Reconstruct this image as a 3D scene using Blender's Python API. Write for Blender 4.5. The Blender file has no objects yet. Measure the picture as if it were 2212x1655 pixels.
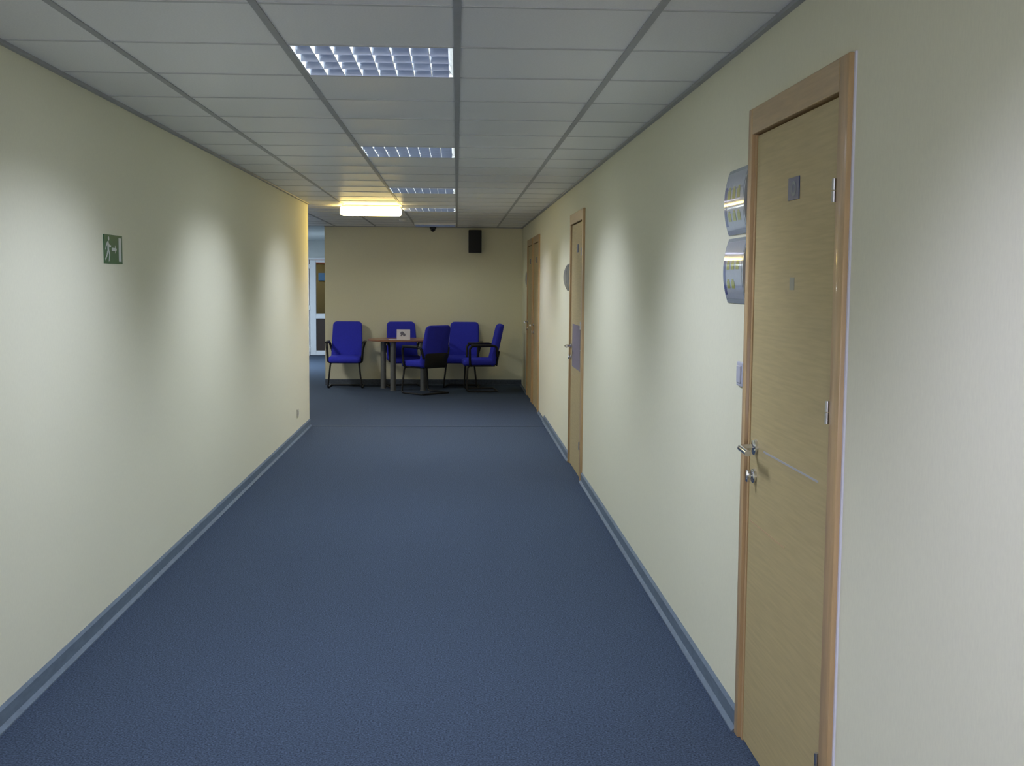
import bpy, bmesh, math, random
from mathutils import Vector, Matrix
random.seed(7)
C = bpy.context.scene.collection
PI = math.pi

# ------------------------------------------------------------------ camera, world, exposure
CAM_H, F_PX = 1.5514, 2492.07
PITCH, YAW, ROLL = 0.0870, 0.0485, 0.0074
cd = bpy.data.cameras.new('camera'); cam = bpy.data.objects.new('camera', cd); C.objects.link(cam)
cd.sensor_fit = 'HORIZONTAL'; cd.sensor_width = 36.0; cd.lens = 36.0*F_PX/2212.0
cd.clip_start = 0.05; cd.clip_end = 100
r0 = Vector((math.cos(YAW), -math.sin(YAW), 0))
fw = Vector((math.sin(YAW)*math.cos(PITCH), math.cos(YAW)*math.cos(PITCH), -math.sin(PITCH)))
u0 = r0.cross(fw)
rr = math.cos(ROLL)*r0 + math.sin(ROLL)*u0
uu = -math.sin(ROLL)*r0 + math.cos(ROLL)*u0
M = Matrix((rr, uu, -fw)).transposed().to_4x4(); M.translation = (0, 0, CAM_H)
cam.matrix_world = M
bpy.context.scene.camera = cam
w = bpy.data.worlds.new('world'); bpy.context.scene.world = w; w.use_nodes = True
w.node_tree.nodes['Background'].inputs[0].default_value = (0.5, 0.55, 0.6, 1)
w.node_tree.nodes['Background'].inputs[1].default_value = 0.02
vs = bpy.context.scene.view_settings
vs.view_transform = 'Standard'; vs.look = 'None'; vs.gamma = 1.0; vs.use_curve_mapping = False
vs.exposure = 0.28
LAMP_W = 9.0           # power of one louvre fixture
HALL_W = 24.0           # plain lamp of the open hall area
ld = bpy.data.lights.new('daylight_behind', 'AREA'); ld.shape = 'RECTANGLE'; ld.size = 1.9; ld.size_y = 1.5; ld.energy = 46; ld.color = (.82, .82, 1)  # cool fill light added behind the camera to lift the near walls
fill_lamp = bpy.data.objects.new('daylight_behind', ld); C.objects.link(fill_lamp); fill_lamp.location = (-.3, -3.93, 1.10); fill_lamp.rotation_euler = (PI/2, 0, 0)
WARM_E = 17.0           # emission of the warm diffuser lamp

# ------------------------------------------------------------------ materials
def srgb(r, g, b):
    f = lambda c: (c/255/12.92 if c/255 <= .04045 else ((c/255+.055)/1.055)**2.4)
    return (f(r), f(g), f(b), 1)

def mat(name, col, rough=.6, metal=0., noise=0., scale=30., stretch=(1,1,1), bump=0., bscale=None, coat=0., spec=.5, obj_rand=0., mid=None):
    m = bpy.data.materials.new(name); m.use_nodes = True
    nt = m.node_tree; b = nt.nodes['Principled BSDF']
    b.inputs['Roughness'].default_value = rough; b.inputs['Metallic'].default_value = metal
    b.inputs['Coat Weight'].default_value = coat; b.inputs['Coat Roughness'].default_value = .06
    b.inputs['Specular IOR Level'].default_value = spec
    tc = nt.nodes.new('ShaderNodeTexCoord'); mp = nt.nodes.new('ShaderNodeMapping')
    mp.inputs['Scale'].default_value = stretch; nt.links.new(tc.outputs['Object'], mp.inputs[0])
    nz = nt.nodes.new('ShaderNodeTexNoise'); nz.inputs['Scale'].default_value = scale; nz.inputs['Detail'].default_value = 4
    nt.links.new(mp.outputs[0], nz.inputs['Vector'])
    rp = nt.nodes.new('ShaderNodeValToRGB'); rp.color_ramp.elements[0].position = .3; rp.color_ramp.elements[1].position = .7
    lo = tuple(c*(1-noise) for c in col[:3])+(1,); hi = tuple(min(1, c*(1+noise)) for c in col[:3])+(1,)
    rp.color_ramp.elements[0].color = lo; rp.color_ramp.elements[1].color = hi
    nt.links.new(nz.outputs['Fac'], rp.inputs[0]); out = rp.outputs[0]
    if obj_rand:
        oi = nt.nodes.new('ShaderNodeObjectInfo'); mr = nt.nodes.new('ShaderNodeMapRange')
        mr.inputs['To Min'].default_value = 1-obj_rand; mr.inputs['To Max'].default_value = 1+obj_rand
        nt.links.new(oi.outputs['Random'], mr.inputs['Value'])
        vm = nt.nodes.new('ShaderNodeVectorMath'); vm.operation = 'SCALE'
        nt.links.new(out, vm.inputs[0]); nt.links.new(mr.outputs[0], vm.inputs['Scale']); out = vm.outputs[0]
    nt.links.new(out, b.inputs['Base Color'])
    if bump:
        n2 = nt.nodes.new('ShaderNodeTexNoise'); n2.inputs['Scale'].default_value = bscale or scale; n2.inputs['Detail'].default_value = 2
        nt.links.new(mp.outputs[0], n2.inputs['Vector'])
        bp = nt.nodes.new('ShaderNodeBump'); bp.inputs['Strength'].default_value = bump; bp.inputs['Distance'].default_value = .004
        nt.links.new(n2.outputs['Fac'], bp.inputs['Height']); nt.links.new(bp.outputs[0], b.inputs['Normal'])
    return m

def emis(name, col, s):
    m = bpy.data.materials.new(name); m.use_nodes = True
    b = m.node_tree.nodes['Principled BSDF']
    b.inputs['Base Color'].default_value = (.8, .8, .8, 1)
    b.inputs['Emission Color'].default_value = col; b.inputs['Emission Strength'].default_value = s
    return m

WALL = mat('wallpaper', (.82, .80, .60, 1), .75, noise=.02, scale=170, stretch=(1,1,.3), bump=.06, bscale=240, spec=.2)
WALL_END = WALL
PLASTER = mat('plaster', (.62, .66, .66, 1), .8, noise=.02, scale=8)
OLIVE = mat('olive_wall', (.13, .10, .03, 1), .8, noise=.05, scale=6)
CARPET = mat('carpet', (.060, .084, .126, 1), .95, noise=.6, scale=150, bump=.55, bscale=260, spec=.1)
SKIRT = mat('skirting', (.14, .185, .235, 1), .6, noise=.12, scale=60, stretch=(1,.3,1), spec=.4)
TILE = mat('ceiling_tile', (.86, .865, .84, 1), .38, noise=.05, scale=170, bump=.12, bscale=190, obj_rand=.025, spec=.35)
GRID = mat('grid_metal', (.36, .37, .37, 1), .45, noise=.05, scale=20)
GRIDX = mat('grid_cross', (.55, .56, .54, 1), .45, noise=.05, scale=20)
SLAB = mat('slab', (.3, .3, .3, 1), .9, noise=.05)
OAK = mat('oak_door', (.50, .40, .195, 1), .5, noise=.08, scale=34, stretch=(1, .16, 3.2), spec=.4)
OAKF = mat('oak_frame', (.55, .37, .18, 1), .38, noise=.10, scale=26, stretch=(3, 3, .25), spec=.45, coat=.15)
GAPSHADE = mat('dark_gap', (.03, .02, .012, 1), .9)
CHROME = mat('chrome', (.75, .76, .78, 1), .12, 1.0)
STEEL = mat('brushed_steel', (.55, .56, .58, 1), .3, 1.0)
MIRROR = mat('louvre_aluminium', (.80, .86, 1.0, 1), .3, 1.0)
FIN = mat('louvre_fin', (.85, .86, .86, 1), .4, 0, spec=.5)
WHITE = mat('white_plastic', (.75, .76, .77, 1), .35, noise=.02, scale=10)
PVC = mat('white_pvc', (.72, .76, .82, 1), .35, noise=.02, scale=10)
BLACK = mat('black_plastic', (.010, .011, .012, 1), .5, noise=.1, scale=60)
BLUEFAB = mat('blue_fabric', (.040, .048, .56, 1), .85, noise=.16, scale=220, bump=.4, bscale=300, spec=.2)
TOP = mat('table_top', (.30, .14, .07, 1), .35, noise=.14, scale=20, stretch=(.3, 3, 3), coat=.15)
LEG = mat('table_leg_grey', (.17, .18, .18, 1), .4, .3, noise=.05)
GREEN = mat('sign_green', (.006, .11, .035, 1), .4, noise=.04, scale=40)
SIGNW = mat('sign_white', (.62, .68, .66, 1), .4)
SILVER = mat('silver_plastic', (.40, .44, .46, 1), .25, .15, noise=.04, scale=30, coat=.6)
INSERT = mat('insert_paper', (.42, .45, .50, 1), .3, noise=.05, scale=60, coat=1.0)
IBLUE = mat('insert_blue', (.03, .05, .25, 1), .3, coat=1.0)
IYEL = mat('insert_yellow', (.40, .40, .006, 1), .3, coat=1.0)
IGREY = mat('insert_grey', (.22, .25, .30, 1), .3, coat=1.0)
PLATE = mat('plate_blue', (.055, .085, .20, 1), .4, noise=.1, scale=80)
PLATEL = mat('plate_light', (.13, .20, .26, 1), .4)
LILAC = mat('lilac_paper', (.22, .19, .25, 1), .7, noise=.06, scale=30)
BROWN = mat('brown_panel', (.030, .017, .013, 1), .5, noise=.15, scale=12)
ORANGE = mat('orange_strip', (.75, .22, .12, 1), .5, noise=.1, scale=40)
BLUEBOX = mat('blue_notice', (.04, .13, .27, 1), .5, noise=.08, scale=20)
PAPER = mat('paper', (.78, .76, .80, 1), .6, noise=.04, scale=30)
SMUDGE = mat('print_grey', (.18, .17, .22, 1), .6, noise=.2, scale=60)
CAULK = mat('caulk_white', (.80, .80, .88, 1), .5)
TUBE = emis('lit_tube', (.93, 1, .98, 1), 23.0)
TUBE_OFF = mat('unlit_tube', (.7, .7, .7, 1), .3)
DIFF = emis('warm_diffuser', (1, .72, .22, 1), WARM_E)
GLASS = bpy.data.materials.new('pane_glass'); GLASS.use_nodes = True
gb = GLASS.node_tree.nodes['Principled BSDF']; gb.inputs['Transmission Weight'].default_value = 1
gb.inputs['Roughness'].default_value = .02; gb.inputs['IOR'].default_value = 1.1; gb.inputs['Base Color'].default_value = (.85, .88, .85, 1)

# ------------------------------------------------------------------ mesh helpers
def box(bm, x0, x1, y0, y1, z0, z1, bev=0):
    vs_ = [bm.verts.new(p) for p in ((x0,y0,z0),(x1,y0,z0),(x1,y1,z0),(x0,y1,z0),(x0,y0,z1),(x1,y0,z1),(x1,y1,z1),(x0,y1,z1))]
    fs = [bm.faces.new([vs_[i] for i in q]) for q in ((3,2,1,0),(4,5,6,7),(0,1,5,4),(1,2,6,5),(2,3,7,6),(3,0,4,7))]
    if bev:
        es = list({e for f in fs for e in f.edges})
        bmesh.ops.bevel(bm, geom=es, offset=bev, segments=2, affect='EDGES', profile=.5)
    return bm

def tube(bm, pts, r, n=10, cap=True):
    pts = [Vector(p) for p in pts]; rings = []; prev = None
    for i, p in enumerate(pts):
        d = (pts[min(i+1, len(pts)-1)] - pts[max(i-1, 0)]).normalized()
        if prev is None:
            a = Vector((0,0,1)) if abs(d.z) < .9 else Vector((1,0,0))
            n1 = d.cross(a).normalized()
        else:
            n1 = (prev - d*prev.dot(d)).normalized()
        prev = n1; n2 = d.cross(n1)
        rad = r[i] if isinstance(r, (list, tuple)) else r
        rings.append([bm.verts.new(p + rad*(math.cos(2*PI*k/n)*n1 + math.sin(2*PI*k/n)*n2)) for k in range(n)])
    for a, b in zip(rings, rings[1:]):
        for k in range(n): bm.faces.new((a[k], a[(k+1)%n], b[(k+1)%n], b[k]))
    if cap:
        bm.faces.new(rings[0][::-1]); bm.faces.new(rings[-1])
    return bm

def fillet(pts, rad, seg=5):
    pts = [Vector(p) for p in pts]; out = [pts[0]]
    for a, b, c in zip(pts, pts[1:], pts[2:]):
        d1 = (a-b); d2 = (c-b); r = min(rad, d1.length*.45, d2.length*.45)
        p, q = b + d1.normalized()*r, b + d2.normalized()*r
        for k in range(seg+1):
            t = k/seg; out.append(p*(1-t)**2 + b*2*t*(1-t) + q*t*t)
    out.append(pts[-1]); return out

def lathe(bm, prof, n=24, axis='Z', org=(0,0,0)):
    rings = []
    for r, h in prof:
        ring = []
        for k in range(n):
            a = 2*PI*k/n; c, s = r*math.cos(a), r*math.sin(a)
            p = (c, s, h) if axis == 'Z' else ((h, c, s) if axis == 'X' else (s, h, c))
            ring.append(bm.verts.new(Vector(p)+Vector(org)))
        rings.append(ring)
    for a, b in zip(rings, rings[1:]):
        for k in range(n): bm.faces.new((a[k], a[(k+1)%n], b[(k+1)%n], b[k]))
    bm.faces.new(rings[0][::-1]); bm.faces.new(rings[-1])
    return bm

def obj(name, bm, m, parent=None, smooth=False, at=None):
    bmesh.ops.recalc_face_normals(bm, faces=bm.faces)
    me = bpy.data.meshes.new(name); bm.to_mesh(me); bm.free()
    me.materials.append(m)
    if smooth:
        for p in me.polygons: p.use_smooth = True
        me.set_sharp_from_angle(angle=math.radians(38))
    o = bpy.data.objects.new(name, me); C.objects.link(o)
    if parent: o.parent = parent
    if at: o.location = at
    return o
B = bmesh.new
def bx(name, m, parent, x0, x1, y0, y1, z0, z1, bev=0):
    return obj(name, box(B(), x0, x1, y0, y1, z0, z1, bev), m, parent)
def tag(o, label, cat, group=None):
    o['label'] = label; o['category'] = cat
    if group: o['group'] = group
    return o
def thing(name, label, cat, loc=(0,0,0), rz=0, group=None):
    o = bpy.data.objects.new(name, None); C.objects.link(o); o.location = loc; o.rotation_euler = (0,0,rz)
    o.empty_display_size = .1
    return tag(o, label, cat, group)
def dup(root, loc, rz=0, label=None):
    r = root.copy(); C.objects.link(r); r.location = loc; r.rotation_euler = (0,0,rz)
    if label: r['label'] = label
    for ch in list(root.children):
        c = ch.copy(); C.objects.link(c); c.parent = r
        for g in list(ch.children):
            d = g.copy(); C.objects.link(d); d.parent = c
    return r
def struct(o, label=None):
    o['kind'] = 'structure'
    if label: o['label'] = label
    return o

# ------------------------------------------------------------------ the room
XL, XR, ZC, YE = -1.571, 0.984, 2.365, 17.375
YB, YLE = -4.0, 12.39           # wall behind the camera, far end of the left wall
XHL, YBK = -5.2, 24.2
DOORS = [(2.862, 3.844), (8.87, 9.895), (13.66, 14.70), (14.86, 15.90)]
DTOP = 2.125

bm = B(); box(bm, XHL-.1, XR+.2, YB-.1, 27.2, -.1, 0)
struct(obj('floor', bm, CARPET), 'dark blue-grey carpet of the corridor and hall')
struct(bx('wall_left', WALL, None, XL-.12, XL, YB, YLE, 0, 2.45), 'long cream left wall of the corridor')
bm = B(); ys = [YB]
prev = YB
for a, b in DOORS:
    box(bm, XR, XR+.12, prev, a+.02, 0, 2.45); box(bm, XR, XR+.12, a+.02, b-.02, DTOP-.02, 2.45); prev = b-.02
box(bm, XR, XR+.12, prev, YE+.12, 0, 2.45)
struct(obj('wall_right', bm, WALL), 'long cream right wall with the doors')
struct(bx('wall_end', WALL_END, None, -1.962, XR, YE, YE+.12, 0, 2.45), 'cream wall closing the hall behind the chairs')
struct(bx('wall_back', WALL, None, XL-.12, XR+.12, YB-.12, YB, 0, 2.45))
struct(bx('wall_hall_front', WALL, None, XHL, XL-.12, YLE-.12, YLE, 0, 2.45))
struct(bx('wall_hall_left', PLASTER, None, XHL-.12, XHL, YLE-.12, 27, 0, 2.45))
struct(bx('wall_passage_right', PLASTER, None, -1.962, -1.842, YE+.12, 27, 0, 2.45))
bm = B()
box(bm, XHL, -3.16, YBK, YBK+.12, 0, 2.45); box(bm, -3.16, -1.962, YBK, YBK+.12, 2.03, 2.45)
struct(obj('wall_passage_back', bm, PLASTER), 'pale grey wall around the white glazed door')
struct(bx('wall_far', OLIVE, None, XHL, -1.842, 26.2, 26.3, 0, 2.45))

# window added in the wall behind the camera to frame the fill light
wn = bpy.data.objects.new('window_1', None); C.objects.link(wn); wn.location = (-.3, YB, 1.10)
struct(wn, 'white framed window behind the viewpoint')
for a in ((-1.0, -.93, -.80, .80), (.93, 1.0, -.80, .80), (-.93, .93, .74, .80), (-.93, .93, -.80, -.74), (-.03, .03, -.74, .74)):
    bx('window_frame', PVC, wn, a[0], a[1], 0, .05, a[2], a[3], .004)
bx('pane', GLASS, wn, -.935, .935, .012, .018, -.745, .745)
# ceiling slab with grid and tiles as its parts
ceil = struct(bx('ceiling', SLAB, None, XHL-.1, XR+.12, YB-.12, YE+.05, 2.55, 2.62), 'suspended ceiling of pale square tiles in a metal grid')
struct(bx('ceiling_passage', PLASTER, None, XHL-.1, -1.842, YE+.05, 27, 2.39, 2.5))
GY = 4.110; T = .6
FIX_ROWS = [-10, -5, 0, 5, 10, 14, 20]                     # rows whose centre-left cell is a louvre light
fix_rows = set(FIX_ROWS)
tile_mesh = {}
def tile(x0, x1, y0, y1):
    k = (round(x1-x0, 3), round(y1-y0, 3))
    if k not in tile_mesh:
        b = B(); box(b, 0, x1-x0, 0, y1-y0, 0, .015)
        me = bpy.data.meshes.new('ceiling_tile'); bmesh.ops.recalc_face_normals(b, faces=b.faces); b.to_mesh(me); b.free(); me.materials.append(TILE)
        tile_mesh[k] = me
    o = bpy.data.objects.new('ceiling_tile', tile_mesh[k]); C.objects.link(o); o.parent = ceil
    o.location = (x0, y0, ZC + random.uniform(.0008, .002))
    return o
def row_y(n): return GY + T*n
cols = [(XL, -1.2), (-1.2, -.6), (-.6, 0.), (0., .6), (.6, XR)]
for n in range(-3, 23):
    y0 = row_y(n); y1 = min(y0+T, YE)
    for c, (x0, x1) in enumerate(cols):
        if c == 2 and n in fix_rows: continue
        tile(x0, x1, y0, y1)
    if n >= 13:
        yy0 = max(y0, YLE)
        for (x0, x1) in ((-1.8, XL), (-2.4, -1.8), (-3.0, -2.4), (-3.6, -3.0)):
            if n == 18 and x0 == -3.6: continue
            tile(x0, x1, yy0, y1)
# plain field behind the camera and far left (out of view)
yb = row_y(-3)
bm = B()
for (a, b, y0, y1) in [(XL, -.6, YB, yb), (0, XR, YB, yb), (-.6, 0, YB, row_y(-10)), (-.6, 0, row_y(-9), row_y(-5)), (-.6, 0, row_y(-4), yb), (XHL, -3.6, YLE, YE)]:
    box(bm, a, b, y0, y1, ZC+.002, ZC+.017)
obj('ceiling_field', bm, TILE, ceil)
def runner(x, y0, y1):
    bm = B(); box(bm, x-.012, x+.012, y0, y1, ZC-.003, ZC+.0015); box(bm, x-.0015, x+.0015, y0, y1, ZC, ZC+.04)
    obj('grid_runner', bm, GRID, ceil)
for x in (-1.2, -.6, 0., .6): runner(x, YB, YE)
for x in (-1.8, -2.4, -3.0): runner(x, YLE, YE)
for n in range(-3, 23):
    y = row_y(n)
    if y > YE-.05: continue
    bm = B(); x0 = XL if n < 14 else -3.6
    box(bm, x0, XR, y-.0075, y+.0075, ZC-.0012, ZC+.0015)
    obj('grid_cross_bar', bm, GRIDX, ceil)
# wall angles where the ceiling meets the walls
def trim(name, *a): return struct(bx(name, GRID, None, *a))
trim('trim_1', XL, XL+.020, YB, YLE, ZC-.012, ZC+.001)
trim('trim_2', XR-.020, XR, YB, YE, ZC-.012, ZC+.001)
trim('trim_3', -1.962, XR, YE-.02, YE, ZC-.008, ZC+.001)
struct(bx('trim_4', CAULK, None, XR-.005, XR+.001, 2.853, 2.8615, 0, DTOP+.001), 'thin white bead along the near door frame')
# slim threshold strip where corridor carpet meets hall carpet
struct(bx('trim_5', mat('carpet_joint', (.05, .07, .10, 1), .9, noise=.3, scale=200), None, XL, XR, YLE-.035, YLE, 0, .004))

# baseboards: grey-blue skirting with a lower lip
def skirt(bm, axis, at, a, b, s, h=.078, t=.012):
    # s: direction into the room
    if axis == 'x':   # along y, on wall x=at
        pr = [(at, 0), (at+s*(t+.014), 0), (at+s*(t+.014), .006), (at+s*t, .018), (at+s*t, h-.01), (at+s*.004, h), (at, h)]
        r = [[bm.verts.new((x, y, z)) for x, z in pr] for y in (a, b)]
    else:
        pr = [(at, 0), (at+s*(t+.014), 0), (at+s*(t+.014), .006), (at+s*t, .018), (at+s*t, h-.01), (at+s*.004, h), (at, h)]
        r = [[bm.verts.new((x, y, z)) for y, z in pr] for x in (a, b)]
    n = len(pr)
    for k in range(n): bm.faces.new((r[0][k], r[0][(k+1)%n], r[1][(k+1)%n], r[1][k]))
    bm.faces.new(r[0][::-1]); bm.faces.new(r[1])
bm = B(); skirt(bm, 'x', XL, YB, YLE, 1); struct(obj('baseboard_left', bm, SKIRT))
bm = B()
for a, b in ((YB, 2.84), (3.844, 8.87), (9.895, 12.74)): skirt(bm, 'x', XR, a, b, -1)
struct(obj('baseboard_right', bm, SKIRT))
bm = B(); skirt(bm, 'x', XR, 12.74, 13.66, -1, .03, .004); skirt(bm, 'x', XR, 15.90, YE, -1, .03, .004)
struct(obj('baseboard_right_far', bm, SKIRT))
bm = B(); skirt(bm, 'y', YE, -1.962, XR, -1, .085, .014); struct(obj('baseboard_end', bm, mat('skirting_dark', (.07, .09, .12, 1), .7, noise=.2, scale=40)))

# ------------------------------------------------------------------ doors on the right wall
def make_door(n, ya, yb, label, poster=False, detail=True):
    root = bpy.data.objects.new('door_%d' % n, None); C.objects.link(root); root.location = (XR, (ya+yb)/2, 0)
    struct(root, label)
    X = -.018                        # architrave face (local x, corridor at -x)
    y0, y1 = ya-(ya+yb)/2, yb-(ya+yb)/2
    ln, lf = y0+.083, y1-.073        # leaf near / far edge
    top = DTOP-.092
    def P(name, m, *a, bev=0, parent=root): return bx(name, m, parent, *a, bev=bev)
    bm = B()                          # far jamb: face board plus stop
    box(bm, X, .115, y1-.046, y1, 0, DTOP, .004); box(bm, -.006, .115, lf+.005, y1-.0465, 0, top+.004)
    obj('door_jamb', bm, OAKF, root, True)
    bm = B(); box(bm, X, .115, y0, ln-.010, 0, DTOP, .004); box(bm, -.006, .115, ln-.0095, ln-.004, 0, top+.004)
    obj('door_jamb', bm, OAKF, root, True)
    hd = mat('oak_head_%d' % n, (.50, .345, .165, 1), .38, noise=.1, scale=26, stretch=(3, .25, 3), coat=.15) if n == 1 else bpy.data.materials['oak_head_1']
    P('door_head', hd, X+.0006, .115, ln-.0099, y1-.0461, top+.007, DTOP-.0005, bev=.003)
    P('door_gap', GAPSHADE, .042, .10, y0+.03, y1-.03, .01, DTOP-.03)  # dark block putting the shade of the leaf gap into colour
    leaf = P('door_leaf', OAK, -.004, .038, ln, lf, .006, top, bev=.002)
    fx = -.004
    # lever handle and lock on the far side of the leaf
    hy = lf-.072
    bm = B(); lathe(bm, [(.026, fx+.001), (.026, fx-.008), (.022, fx-.011)], 24, 'X', (0, hy, 1.02))
    h = obj('handle_rose', bm, CHROME, leaf, True)
    bm = B(); tube(bm, fillet([(fx-.008, hy, 1.02), (fx-.055, hy, 1.02), (fx-.058, hy-.125, 1.018)], .022), [.0105]*2+[.0105]*6, 12)
    obj('lever_handle', bm, CHROME, leaf, True)
    bm = B(); lathe(bm, [(.024, fx+.001), (.024, fx-.008), (.020, fx-.011)], 24, 'X', (0, hy+.004, .925))
    obj('lock_rose', bm, CHROME, leaf, True)
    bm = B(); tube(bm, [(fx-.008, hy+.004, .925), (fx-.024, hy+.004, .925)], .008, 12); box(bm, fx-.030, fx-.020, hy-.004, hy+.012, .905, .945, .003)
    obj('thumb_turn', bm, CHROME, leaf, True)
    if detail:
        for hz in (1.792, 1.22, .275):
            bm = B(); tube(bm, [(X-.002, ln-.004, hz-.03), (X-.002, ln-.004, hz-.001)],   .006, 12); tube(bm, [(X-.002, ln-.004, hz+.001), (X-.002, ln-.004, hz+.03)], .006, 12)
            obj('hinge', bm, STEEL, leaf, True)
        P('inlay_strip', mat('inlay', (.46, .46, .48, 1), .4) if n == 1 else STEEL, fx-.0012, fx+.002, ln+.10, lf-.17, 1.016, 1.022, parent=leaf)
        P('inlay_strip', OAKF, fx-.0010, fx+.002, ln+.40, lf-.03, .765, .770, parent=leaf)
    yc = ln+.40
    pl = P('number_plate', PLATE, fx-.003, fx+.001, yc-.052, yc+.055, 1.797, 1.862, parent=leaf)
    if n == 1:
        # pale ring printed on the plate
        bm = B(); N = 20; ro = []; ri = []
        for k in range(N):
            a = 2*PI*k/N
            ro.append(bm.verts.new((fx-.0036, yc+.026*math.cos(a), 1.829+.022*math.sin(a)))); ri.append(bm.verts.new((fx-.0036, yc+.016*math.cos(a), 1.829+.013*math.sin(a))))
        for k in range(N): bm.faces.new((ro[k], ro[(k+1)%N], ri[(k+1)%N], ri[k]))
        obj('plate_ring', bm, PLATEL, leaf)
        P('sticker', mat('faint_sticker', (.36, .35, .27, 1), .5), fx-.0012, fx+.001, yc-.025, yc+.02, 1.535, 1.572, parent=leaf)
    if poster:
        P('notice_sheet', LILAC, fx-.002, fx+.001, ln+.14, lf-.12, .85, 1.21, parent=leaf)
    return root
make_door(1, *DOORS[0], 'nearest light oak veneer door with blue plate and steel hinges')
make_door(2, *DOORS[1], 'second oak door along the right wall with a lilac notice sheet', poster=True)
make_door(3, *DOORS[2], 'third oak door, nearer of the two adjoining far doors', detail=False)
make_door(4, *DOORS[3], 'farthest oak door beside the end wall', detail=False)

# ------------------------------------------------------------------ white glazed door at the end of the passage
d5 = bpy.data.objects.new('door_5', None); C.objects.link(d5); d5.location = (-2.6, YBK, 0)
struct(d5, 'white framed glazed door with dark lower panel')
def P5(name, m, x0, x1, y0, y1, z0, z1, parent=d5, bev=0): return bx(name, m, parent, x0+2.6, x1+2.6, y0, y1, z0, z1, bev)
P5('door_frame', PVC, -3.16, -3.055, -.02, .10, 0, 2.03)
P5('door_frame', PVC, -3.055, -1.965, -.02, .10, 1.99, 2.03)
st = P5('leaf_stile', PVC, -3.035, -2.912, -.045, .03, .012, 1.985, bev=.006)
P5('leaf_rail', PVC, -2.912, -2.08, -.044, .03, 1.935, 1.985, bev=.006)
P5('leaf_rail', PVC, -2.912, -2.08, -.044, .03, .772, .868, bev=.006)
P5('leaf_rail', PVC, -2.912, -2.08, -.044, .03, .012, .105, bev=.006)
P5('leaf_stile', PVC, -2.08, -1.985, -.045, .03, .012, 1.985, bev=.006)
P5('pane', GLASS, -2.915, -2.075, -.012, -.006, .865, 1.94)
P5('lower_panel', BROWN, -2.915, -2.075, -.016, .01, .10, .775)
for z in (.13, 1.0, 1.85): P5('hinge', WHITE, -3.062, -3.030, -.065, -.04, z-.05, z+.05, st, .006)
# behind the pane: notice board, and an orange strip painting in a reflection
k = 26.2/24.2
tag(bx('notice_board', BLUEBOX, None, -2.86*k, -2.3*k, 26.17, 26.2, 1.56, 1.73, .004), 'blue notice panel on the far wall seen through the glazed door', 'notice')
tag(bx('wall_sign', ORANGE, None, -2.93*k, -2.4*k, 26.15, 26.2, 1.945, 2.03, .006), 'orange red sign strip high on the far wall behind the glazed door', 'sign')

# ------------------------------------------------------------------ louvre ceiling lights
def light_profile(ld, col, power, kx=(1.3, 3.4), ky=(.6, 1.9)):
    # photometric profile of a parabolic louvre: cut-off across and along the tubes
    ld.use_nodes = True; nt = ld.node_tree; em = nt.nodes['Emission']
    em.inputs['Color'].default_value = col
    g = nt.nodes.new('ShaderNodeNewGeometry'); sx = nt.nodes.new('ShaderNodeSeparateXYZ'); nt.links.new(g.outputs['Incoming'], sx.inputs[0])
    def mth(op, a, b=None):
        n = nt.nodes.new('ShaderNodeMath'); n.operation = op
        for i, v in enumerate((a, b)):
            if v is None: continue
            if isinstance(v, (int, float)): n.inputs[i].default_value = v
            else: nt.links.new(v, n.inputs[i])
        return n.outputs[0]
    az = mth('MAXIMUM', mth('ABSOLUTE', sx.outputs[2]), .001)
    def edge(o, lo, hi):
        mr = nt.nodes.new('ShaderNodeMapRange'); mr.interpolation_type = 'SMOOTHSTEP'
        nt.links.new(mth('DIVIDE', mth('ABSOLUTE', o), az), mr.inputs['Value'])
        mr.inputs['From Min'].default_value = lo; mr.inputs['From Max'].default_value = hi
        mr.inputs['To Min'].default_value = 1; mr.inputs['To Max'].default_value = 0
        return mr.outputs[0]
    f = mth('ADD', mth('MULTIPLY', edge(sx.outputs[0], *kx), edge(sx.outputs[1], *ky)), .10)   # plus a little stray light
    # batwing: a little more light towards the cut-off than straight down
    bat = mth('DIVIDE', 1.0, mth('POWER', az, .05))
    nt.links.new(mth('MULTIPLY', f, bat), em.inputs['Strength'])
    ld.energy = power

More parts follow.
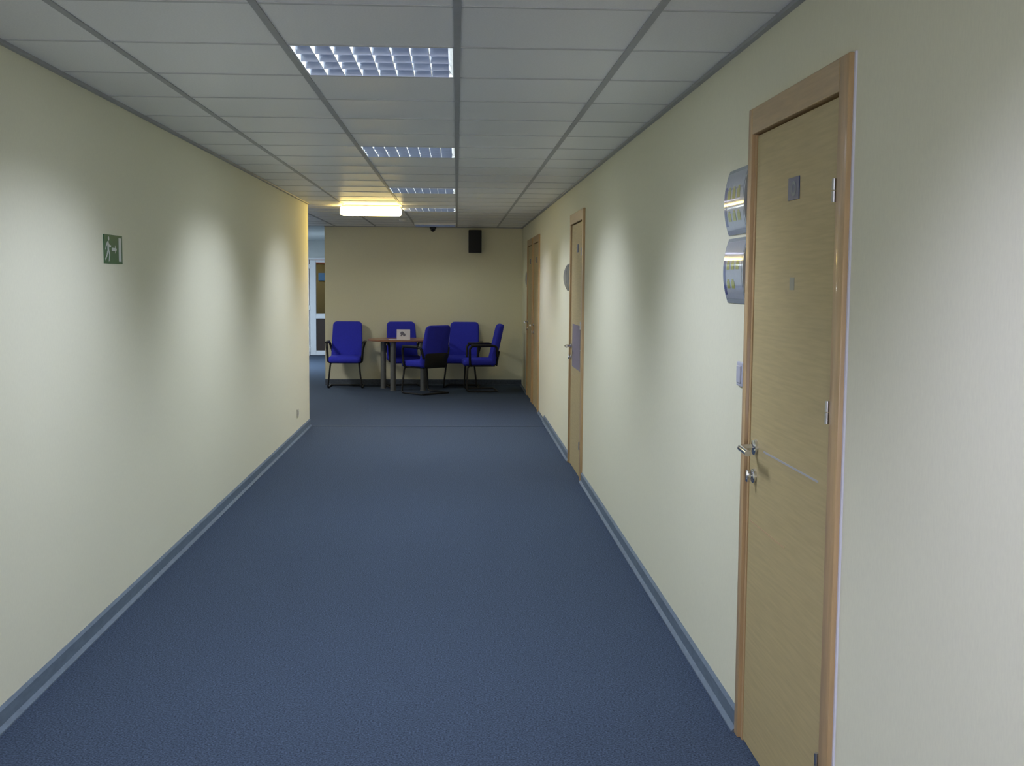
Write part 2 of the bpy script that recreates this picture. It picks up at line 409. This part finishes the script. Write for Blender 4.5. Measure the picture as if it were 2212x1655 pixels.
fins_tpl = None
def make_fixture(label, lit=True):
    # local origin: near-left corner of the 0.6 m cell at ceiling level
    root = thing('louvre_light', label, 'ceiling light', group='louvre ceiling lights along the corridor')
    bm = B()
    for a in ((.012, .588, .012, .588, .105, .11), (.0115, .0145, .012, .588, .0, .105), (.5855, .5885, .012, .588, .0, .105), (.015, .585, .012, .015, .0, .105), (.015, .585, .585, .588, .0, .105)):
        box(bm, *a)
    obj('housing', bm, FIN, root)
    H = .052; ZB = -.001
    pitch = .57/4
    for k in range(4):
        bm = B(); y = .015+pitch*(k+.5); tube(bm, [(.02, y, .072), (.58, y, .072)], .013, 12)
        obj('tube', bm, TUBE if lit else TUBE_OFF, root, True)
    # parabolic trough reflectors between the tubes (sharp lower edge, flaring upwards)
    for k in range(5):
        y = .015+pitch*k; bm = B(); prof = []
        for s in range(6):
            t = s/5; prof.append((y-(.0004+.037*t**1.5), ZB+H*t))
        back = [(2*y-a, z) for a, z in prof[::-1]]
        pr = [(min(max(a, .0155), .5845), z) for a, z in prof+back]
        rs = [[bm.verts.new((x, a, z)) for a, z in pr] for x in (.016, .567)]
        n = len(pr)
        for q in range(n): bm.faces.new((rs[0][q], rs[0][(q+1)%n], rs[1][(q+1)%n], rs[1][q]))
        obj('trough_reflector', bm, MIRROR, root, True)
    for k in range(9):
        x = .018+.5495*k/8 if k < 8 else .5845; bm = B()
        if k == 8:      # sloping end plate
            vs_ = [bm.verts.new(p) for p in ((.5845,.016,ZB),(.5845,.584,ZB),(.567,.584,ZB+.03),(.567,.016,ZB+.03),(.587,.016,ZB),(.587,.584,ZB),(.587,.584,ZB+H),(.587,.016,ZB+H))]
            for q in ((0,1,2,3),(4,5,6,7),(0,1,5,4),(2,3,7,6),(0,3,7,4),(1,2,6,5)): bm.faces.new([vs_[i] for i in q])
        else:
            box(bm, x-.0012, x+.0012, .016, .584, ZB, ZB+H*.95)
        obj('louvre_fin', bm, FIN, root)
    return root
proto = make_fixture('x')
proto_off = make_fixture('x', False)
proto_off.name = 'louvre_light'
labels = {-10: 'louvre ceiling light far behind the viewpoint', -5: 'louvre ceiling light just behind the viewpoint',
 0: 'nearest and largest square louvre light, its bright scalloped fins showing', 5: 'second louvre light from the front, thin bright fins, between ceiling bars',
 10: 'third louvre light from the front, above and left of the warm lamp', 14: 'fourth louvre light, level with the glowing yellow lamp',
 20: 'farthest louvre light, dim, right in front of the end wall'}
COOL = (.93, 1.0, .95, 1)
first = True
for n in FIX_ROWS:
    drop = {10: .008, 14: .028, 20: .026}.get(n, 0)
    loc = (-.6, row_y(n), ZC-drop)
    if n == 20: r = proto_off; r.location = loc; r['label'] = labels[n]
    elif first: r = proto; r.location = loc; r['label'] = labels[n]; first = False
    else: r = dup(proto, loc, 0, labels[n])
    ld = bpy.data.lights.new('louvre_lamp', 'AREA'); ld.shape = 'SQUARE'; ld.size = .54
    pw = {20: .36, 14: .40, 10: .9, 0: 1.05, -5: 1.0}.get(n, 1.0)
    light_profile(ld, {0: (.86, 1, 1.12, 1), -5: (.98, 1, 1.5, 1), -10: (.98, 1, 1.5, 1), 5: (.86, 1, .98, 1), 20: (.92, 1, .9, 1)}.get(n, (.89, 1, .86, 1)), LAMP_W*pw)
    lo = bpy.data.objects.new('louvre_lamp', ld); C.objects.link(lo); lo.parent = r; lo.location = (.3, .3, -.006)
# second hall lamp, in the open area to the left (hidden by the left wall)
r = dup(proto, (-3.6, row_y(18), ZC), 0, 'louvre ceiling light in the open hall area left of the end wall')
ld = bpy.data.lights.new('louvre_lamp', 'AREA'); ld.size = .54; ld.energy = HALL_W; ld.color = (1, .92, .66)
lo = bpy.data.objects.new('louvre_lamp', ld); C.objects.link(lo); lo.parent = r; lo.location = (.3, .3, -.006)
# lamp in the passage beyond the end wall (out of view)
r = dup(proto, (-3.9, 20.8, 2.389), 0, 'louvre ceiling light in the passage beyond the end wall')
ld = bpy.data.lights.new('louvre_lamp', 'AREA'); ld.size = .54; ld.energy = 95; ld.color = (.80, .92, 1)
lo = bpy.data.objects.new('louvre_lamp', ld); C.objects.link(lo); lo.parent = r; lo.location = (.3, .3, -.006)

# unseen lamp added to brighten the room behind the glazed door
r = dup(proto, (-3.9, 25.0, 2.389), 0, 'louvre ceiling light in the room behind the glazed door')
ld = bpy.data.lights.new('louvre_lamp', 'AREA'); ld.size = .54; ld.energy = 12; ld.color = (1, .92, .7)
lo = bpy.data.objects.new('louvre_lamp', ld); C.objects.link(lo); lo.parent = r; lo.location = (.3, .3, -.006)

# ------------------------------------------------------------------ warm diffuser lamp hung under the ceiling
t = thing('diffuser_lamp', 'glowing yellow-white box lamp mounted under the ceiling at the corridor end', 'ceiling light', (-.925, 12.62, ZC-.003))
bm = B(); box(bm, -.31, .31, -.07, .07, -.016, 0, .003); obj('lamp_base', bm, WHITE, t, True)
bm = B(); box(bm, -.325, .325, -.085, .085, -.104, -.012, .022); obj('lamp_diffuser', bm, DIFF, t, True)

# smoke detector on the ceiling, camera on the end wall
bm = None
bm = B(); lathe(bm, [(.055, 0), (.055, -.012), (.048, -.02), (.042, -.036), (.02, -.042), (.001, -.042)], 28)
t = thing('smoke_detector', 'small white round smoke detector on the ceiling before the farthest light', 'smoke detector', (-.697, 15.1, ZC-.003))
obj('detector_body', bm, WHITE, t, True)
t = thing('security_camera', 'small black dome camera at the top of the end wall', 'camera', (-.352, YE-.10, ZC-.004))
bm = B(); lathe(bm, [(.05, 0), (.05, -.018), (.042, -.026)], 24); obj('camera_base', bm, BLACK, t, True)
bm = B(); lathe(bm, [(.040*math.cos(a), -.026-.045*math.sin(a)) for a in [i*PI/2/7 for i in range(7)]]+[(.001, -.071)], 24); obj('camera_dome', bm, mat('dome', (.01, .01, .012, 1), .15), t, True)

# ------------------------------------------------------------------ speaker
t = thing('wall_speaker', 'black box loudspeaker high on the end wall', 'speaker', (.272, YE, 1.985))
bm = B(); box(bm, -.097, .097, -.20, -.035, 0, .335, .008); obj('cabinet', bm, BLACK, t, True)
bm = B(); box(bm, -.088, .088, -.206, -.199, .010, .325, .003); obj('grille', bm, mat('grille', (.016, .017, .019, 1), .75, noise=.4, scale=300), t, True)
bm = B(); box(bm, -.03, .03, -.05, -.001, .12, .21); obj('bracket', bm, BLACK, t)

# ------------------------------------------------------------------ wall fittings
t = thing('exit_sign', 'green emergency exit sign with white running figure and door on left wall', 'sign', (XL, 5.39, 1.688))
bx('sign_plate', GREEN, t, 0, .004, -.140, .140, -.065, .065, .001)
def poly(bm, pts, x=.0046):
    bm.faces.new([bm.verts.new((x, a, b)) for a, b in pts])
bm = B()      # running figure
N = 12; poly(bm, [(-.075+.011*math.cos(2*PI*i/N), .047+.010*math.sin(2*PI*i/N)) for i in range(N)])
for q in ([(-.096,.034),(-.076,.036),(-.070,-.002),(-.094,-.006)],            # trunk
          [(-.080,.034),(-.060,.018),(-.040,.018),(-.040,.010),(-.066,.008),(-.082,.022)],   # front arm
          [(-.096,.034),(-.118,.016),(-.128,-.002),(-.120,-.006),(-.108,.010),(-.092,.022)], # rear arm
          [(-.088,-.004),(-.070,-.002),(-.056,-.026),(-.070,-.056),(-.080,-.056),(-.070,-.026)], # front leg
          [(-.096,-.006),(-.080,-.008),(-.100,-.034),(-.126,-.052),(-.132,-.044),(-.110,-.028)]): poly(bm, q)
obj('running_figure', bm, SIGNW, t)
bm = B(); poly(bm, [(-.030,.007),(.022,.007),(.022,.020),(.048,.0),(.022,-.020),(.022,-.007),(-.030,-.007)]); obj('arrow', bm, SIGNW, t)
bm = B(); poly(bm, [(.078,-.054),(.078,.054),(.120,.054),(.120,-.054)]); obj('door_pictogram', bm, SIGNW, t)

t = thing('wall_socket', 'small white power socket low on the far end of the left wall', 'socket', (XL, 11.44, .245))
bx('socket_plate', mat('socket_cream', (.55, .52, .42, 1), .4), t, 0, .010, -.04, .04, -.04, .04, .004)
bm = B(); lathe(bm, [(.022, .0105), (.022, .006)], 20, 'X'); obj('socket_well', bm, mat('socket_dark', (.22, .2, .16, 1), .5), t)
t = thing('light_switch', 'grey white light switch between near door frame and wall', 'switch', (XR, 3.915, 1.243))
bx('switch_plate', mat('switch_grey', (.48, .49, .58, 1), .4), t, -.011, 0, -.042, .042, -.042, .042, .004)
bx('rocker', mat('switch_rocker', (.52, .53, .6, 1), .35), t, -.016, -.010, -.026, .026, -.03, .03, .003)

# curved acrylic display signs beside the doors
def arc_patch(bm, y0, y1, z0, z1, H, bulge, lift, seg=14, thick=0.0):
    # patch on the bulging face (profile arc over z in [-H/2,H/2]), facing -x
    R = (H*H/4+bulge*bulge)/(2*bulge)
    def X(z): return -(math.sqrt(max(R*R-z*z, 0))-(R-bulge))-lift
    rows = []
    for i in range(seg+1):
        z = z0+(z1-z0)*i/seg
        rows.append([bm.verts.new((X(z), y0, z)), bm.verts.new((X(z), y1, z))])
    for a, b in zip(rows, rows[1:]): bm.faces.new((a[0], a[1], b[1], b[0]))
    return X
def make_sign(name, label, y, z, H, Wd, rows, bulge=.020, group='curved display signs beside the doors'):
    t = thing(name, label, 'sign', (XR, y, z), group=group)
    bm = B(); R = (H*H/4+bulge*bulge)/(2*bulge); seg = 16; pr = []
    for i in range(seg+1):
        zz = -H/2+H*i/seg; pr.append((-(math.sqrt(R*R-zz*zz)-(R-bulge))-.004, zz))
    pr += [(0, H/2), (0, -H/2)]
    rs = [[bm.verts.new((x, yy, zz)) for x, zz in pr] for yy in (-Wd/2, Wd/2)]; n = len(pr)
    for q in range(n): bm.faces.new((rs[0][q], rs[0][(q+1)%n], rs[1][(q+1)%n], rs[1][q]))
    bm.faces.new(rs[0][::-1]); bm.faces.new(rs[1])
    obj('sign_body', bm, SILVER, t, True)
    bm = B(); arc_patch(bm, -Wd/2+.014, Wd/2-.008, -H/2+.016, H/2-.012, H, bulge, .0046); obj('paper_insert', bm, INSERT, t, True)
    if rows:
        bm = B(); arc_patch(bm, Wd/2-.040, Wd/2-.010, -H/2+.03, H/2-.06, H, bulge, .0050); obj('blue_stripe', bm, IBLUE, t, True)
        bm = B(); arc_patch(bm, -Wd/2+.02, Wd/2-.04, H/2-.073, H/2-.067, H, bulge, .0050, 3); obj('header_line', bm, IGREY, t, True)
        for zc, hh, cols_ in rows:
            for c in cols_:
                yc = Wd/2-.080-.066*c
                bm = B(); arc_patch(bm, yc-.021, yc+.021, zc-hh/2, zc+hh/2*.55, H, bulge, .0052, 5); arc_patch(bm, yc-.012, yc+.012, zc+hh/2*.6, zc+hh/2, H, bulge, .0052, 3)
                obj('yellow_figure', bm, IYEL, t, True)
    return t
make_sign('display_sign', 'upper curved silver sign with two rows of yellow figures beside near door', 4.003, 1.838, .228, .29, [(.030, .042, (0,1,2)), (-.050, .036, (0,1,2))])
make_sign('display_sign', 'lower curved silver sign, yellow figures of three and two, beside near door', 3.998, 1.598, .228, .285, [(.020, .032, (0,1,2)), (-.046, .032, (0,1))])
make_sign('display_sign', 'grey curved sign at far side of the second door', 10.09, 1.600, .235, .245, None, .036)
make_sign('display_sign', 'pale curved sign between the farthest door and the end wall', 16.07, 1.60, .22, .22, None, .024)

# ------------------------------------------------------------------ chairs
def pad(outline, layers, dome=0.0):
    # outline: list of (u,v); layers: (depth, scale); returns bmesh in (u, depth, v)
    bm = B(); cu = sum(p[0] for p in outline)/len(outline); cv = sum(p[1] for p in outline)/len(outline)
    rings = [[bm.verts.new((cu+(u-cu)*(1-ins/abs_max(outline, 0)), d, cv+(v-cv)*(1-ins/abs_max(outline, 1)))) for u, v in outline] for d, ins in layers]
    n = len(outline)
    for a, b in zip(rings, rings[1:]):
        for q in range(n): bm.faces.new((a[q], a[(q+1)%n], b[(q+1)%n], b[q]))
    for ring, d in ((rings[0], layers[0][0]-dome), (rings[-1], layers[-1][0]+dome)):
        c = bm.verts.new((cu, d, cv))
        for q in range(n): bm.faces.new((ring[q], ring[(q+1)%n], c))
    return bm
def abs_max(o, i):
    lo = min(p[i] for p in o); hi = max(p[i] for p in o); return (hi-lo)/2
def rrect(w0, w1, v0, v1, r, seg=5):
    pts = []
    cs = [(w1/2-r, v1-r, 0), (-w1/2+r, v1-r, 90), (-w0/2+r, v0+r, 180), (w0/2-r, v0+r, 270)]
    for cx, cy, a0 in cs:
        for i in range(seg+1):
            a = math.radians(a0+90*i/seg); pts.append((cx+r*math.cos(a), cy+r*math.sin(a)))
    return pts
LAY = [(-.040, .030), (-.036, .014), (-.022, .003), (0, 0), (.022, .003), (.036, .014), (.040, .030)]
def make_chair(label):
    # faces -y; origin on the floor under the seat
    t = thing('visitor_chair', label, 'chair', group='blue visitor chairs around the table')
    bm = pad(rrect(.47, .47, -.25, .22, .05), LAY, .012)        # u=x, v=y
    for v in bm.verts: v.co = Vector((v.co.x, v.co.z, .425+v.co.y*1.05-.018*max(0, (-.12-v.co.z)/.13)**2))
    st_ = obj('seat', bm, BLUEFAB, t, True)
    bm = pad(rrect(.47, .43, -.10, .50, .06), LAY, .012)
    for v in bm.verts:
        s = v.co.z; lean = .19*s+.05*max(0, s)**2
        v.co = Vector((v.co.x*(1+0*s), .205+v.co.y*.9+lean+(.03*(v.co.x/.23)**2)*-1, .465+s*.985))
    br = obj('backrest', bm, BLUEFAB, t, True)
    bm = pad(rrect(.40, .42, -.10, .11, .04), [(-.008, .006), (-.004, 0), (.004, 0), (.008, .006)], .004)
    for v in bm.verts: v.co = Vector((v.co.x, .262+v.co.y+.19*v.co.z-.03*(v.co.x/.23)**2, .465+v.co.z*.985))
    obj('back_shell', bm, BLACK, br, True)
    for s in (-1, 1):
        bm = B(); tube(bm, fillet([(s*.19, .20, .372), (s*.205, -.19, .372), (s*.245, -.205, .013), (s*.24, .23, .013)], .05), .0125, 10)
        obj('side_frame', bm, BLACK, t, True)
        bm = B(); tube(bm, fillet([(s*.215, .225, .50), (s*.262, .215, .655), (s*.268, -.13, .655), (s*.262, -.165, .62), (s*.245, -.16, .385), (s*.19, -.13, .372)], .045), .017, 10)
        af = obj('arm_frame', bm, BLACK, t, True)
        bm = B(); box(bm, s*.268-.024, s*.268+.024, -.15, .17, .650, .678, .009); obj('armrest', bm, BLACK, af, True)
    bm = B(); tube(bm, [(-.24, .23, .013), (.24, .23, .013)], .0125, 10); obj('rear_runner', bm, BLACK, t, True)
    bm = B(); box(bm, -.19, .19, -.19, .19, .363, .388, .004); obj('seat_pan', bm, BLACK, st_)
    return t
ch = make_chair('x')
R = math.radians
spots = [(-1.615, 16.98, R(0), 'leftmost blue chair, facing the viewer, standing clear of the table'),
 (-.76, 17.02, R(14), 'blue chair behind the round table, half hidden by its top'),
 (-.44, 16.07, R(223), 'dark blue chair seen from behind, right of the table'),
 (.085, 17.03, R(-8), 'blue chair against the end wall, second from the right'),
 (.335, 16.48, R(-86), 'rightmost blue chair, turned sideways, showing its black back and arm')]
for i, (x, y, a, lb) in enumerate(spots):
    if i == 0: ch.location = (x, y, 0); ch.rotation_euler = (0, 0, a); ch['label'] = lb
    else: dup(ch, (x, y, 0), a, lb)

# ------------------------------------------------------------------ table with papers
TX, TY = -.715, 16.72
t = thing('round_table', 'brown oval table on thick grey legs among the blue chairs', 'table', (TX, TY, 0))
bm = B(); N = 48; prof = [(.985, .698), (1, .703), (1, .722), (.99, .727)]
rings = [[bm.verts.new((.56*s*math.cos(2*PI*k/N), .40*s*math.sin(2*PI*k/N), z)) for k in range(N)] for s, z in prof]
for a, b in zip(rings, rings[1:]):
    for q in range(N): bm.faces.new((a[q], a[(q+1)%N], b[(q+1)%N], b[q]))
bm.faces.new(rings[0][::-1]); bm.faces.new(rings[-1])
obj('table_top', bm, TOP, t, True)
for x, y in ((-.90, 16.47), (-1.06, 16.83), (-.475, 16.48), (-.47, 16.86)):
    bm = B(); lathe(bm, [(.044, 0), (.039, .006), (.039, .68), (.05, .685), (.05, .6985)], 20, org=(x-TX, y-TY, 0)); obj('leg', bm, LEG, t, True)
t = thing('tent_card', 'white folded card with grey print standing on the table', 'card', (-.752, 16.47, .727))
bm = B()
for s in (-1, 1):
    vs_ = [bm.verts.new(p) for p in ((-.095, s*.045, 0), (.095, s*.045, 0), (.095, s*.002, .145), (-.095, s*.002, .145), (-.095, s*.047, 0), (.095, s*.047, 0), (.095, s*.004, .147), (-.095, s*.004, .147))]
    for q in ((0,1,2,3),(7,6,5,4),(0,4,5,1),(2,6,7,3),(1,5,6,2),(0,3,7,4)): bm.faces.new([vs_[i] for i in q])
obj('card', bm, PAPER, t)
bm = B(); 
for cx, cz, rx, rz in ((-.018, .092, .026, .026), (.012, .072, .018, .022), (-.03, .06, .012, .01)):
    f = [bm.verts.new((cx+rx*math.cos(a), -.0480+(cz+rz*math.sin(a))*.0430/.145*.995, cz+rz*math.sin(a))) for a in [2*PI*i/14 for i in range(14)]]
    bm.faces.new(f)
obj('card_print', bm, SMUDGE, t)
tag(bx('paper_sheet', PAPER, None, -.965, -.835, 16.42, 16.60, .7275, .7295), 'white sheet of paper lying left of the folded card', 'paper')
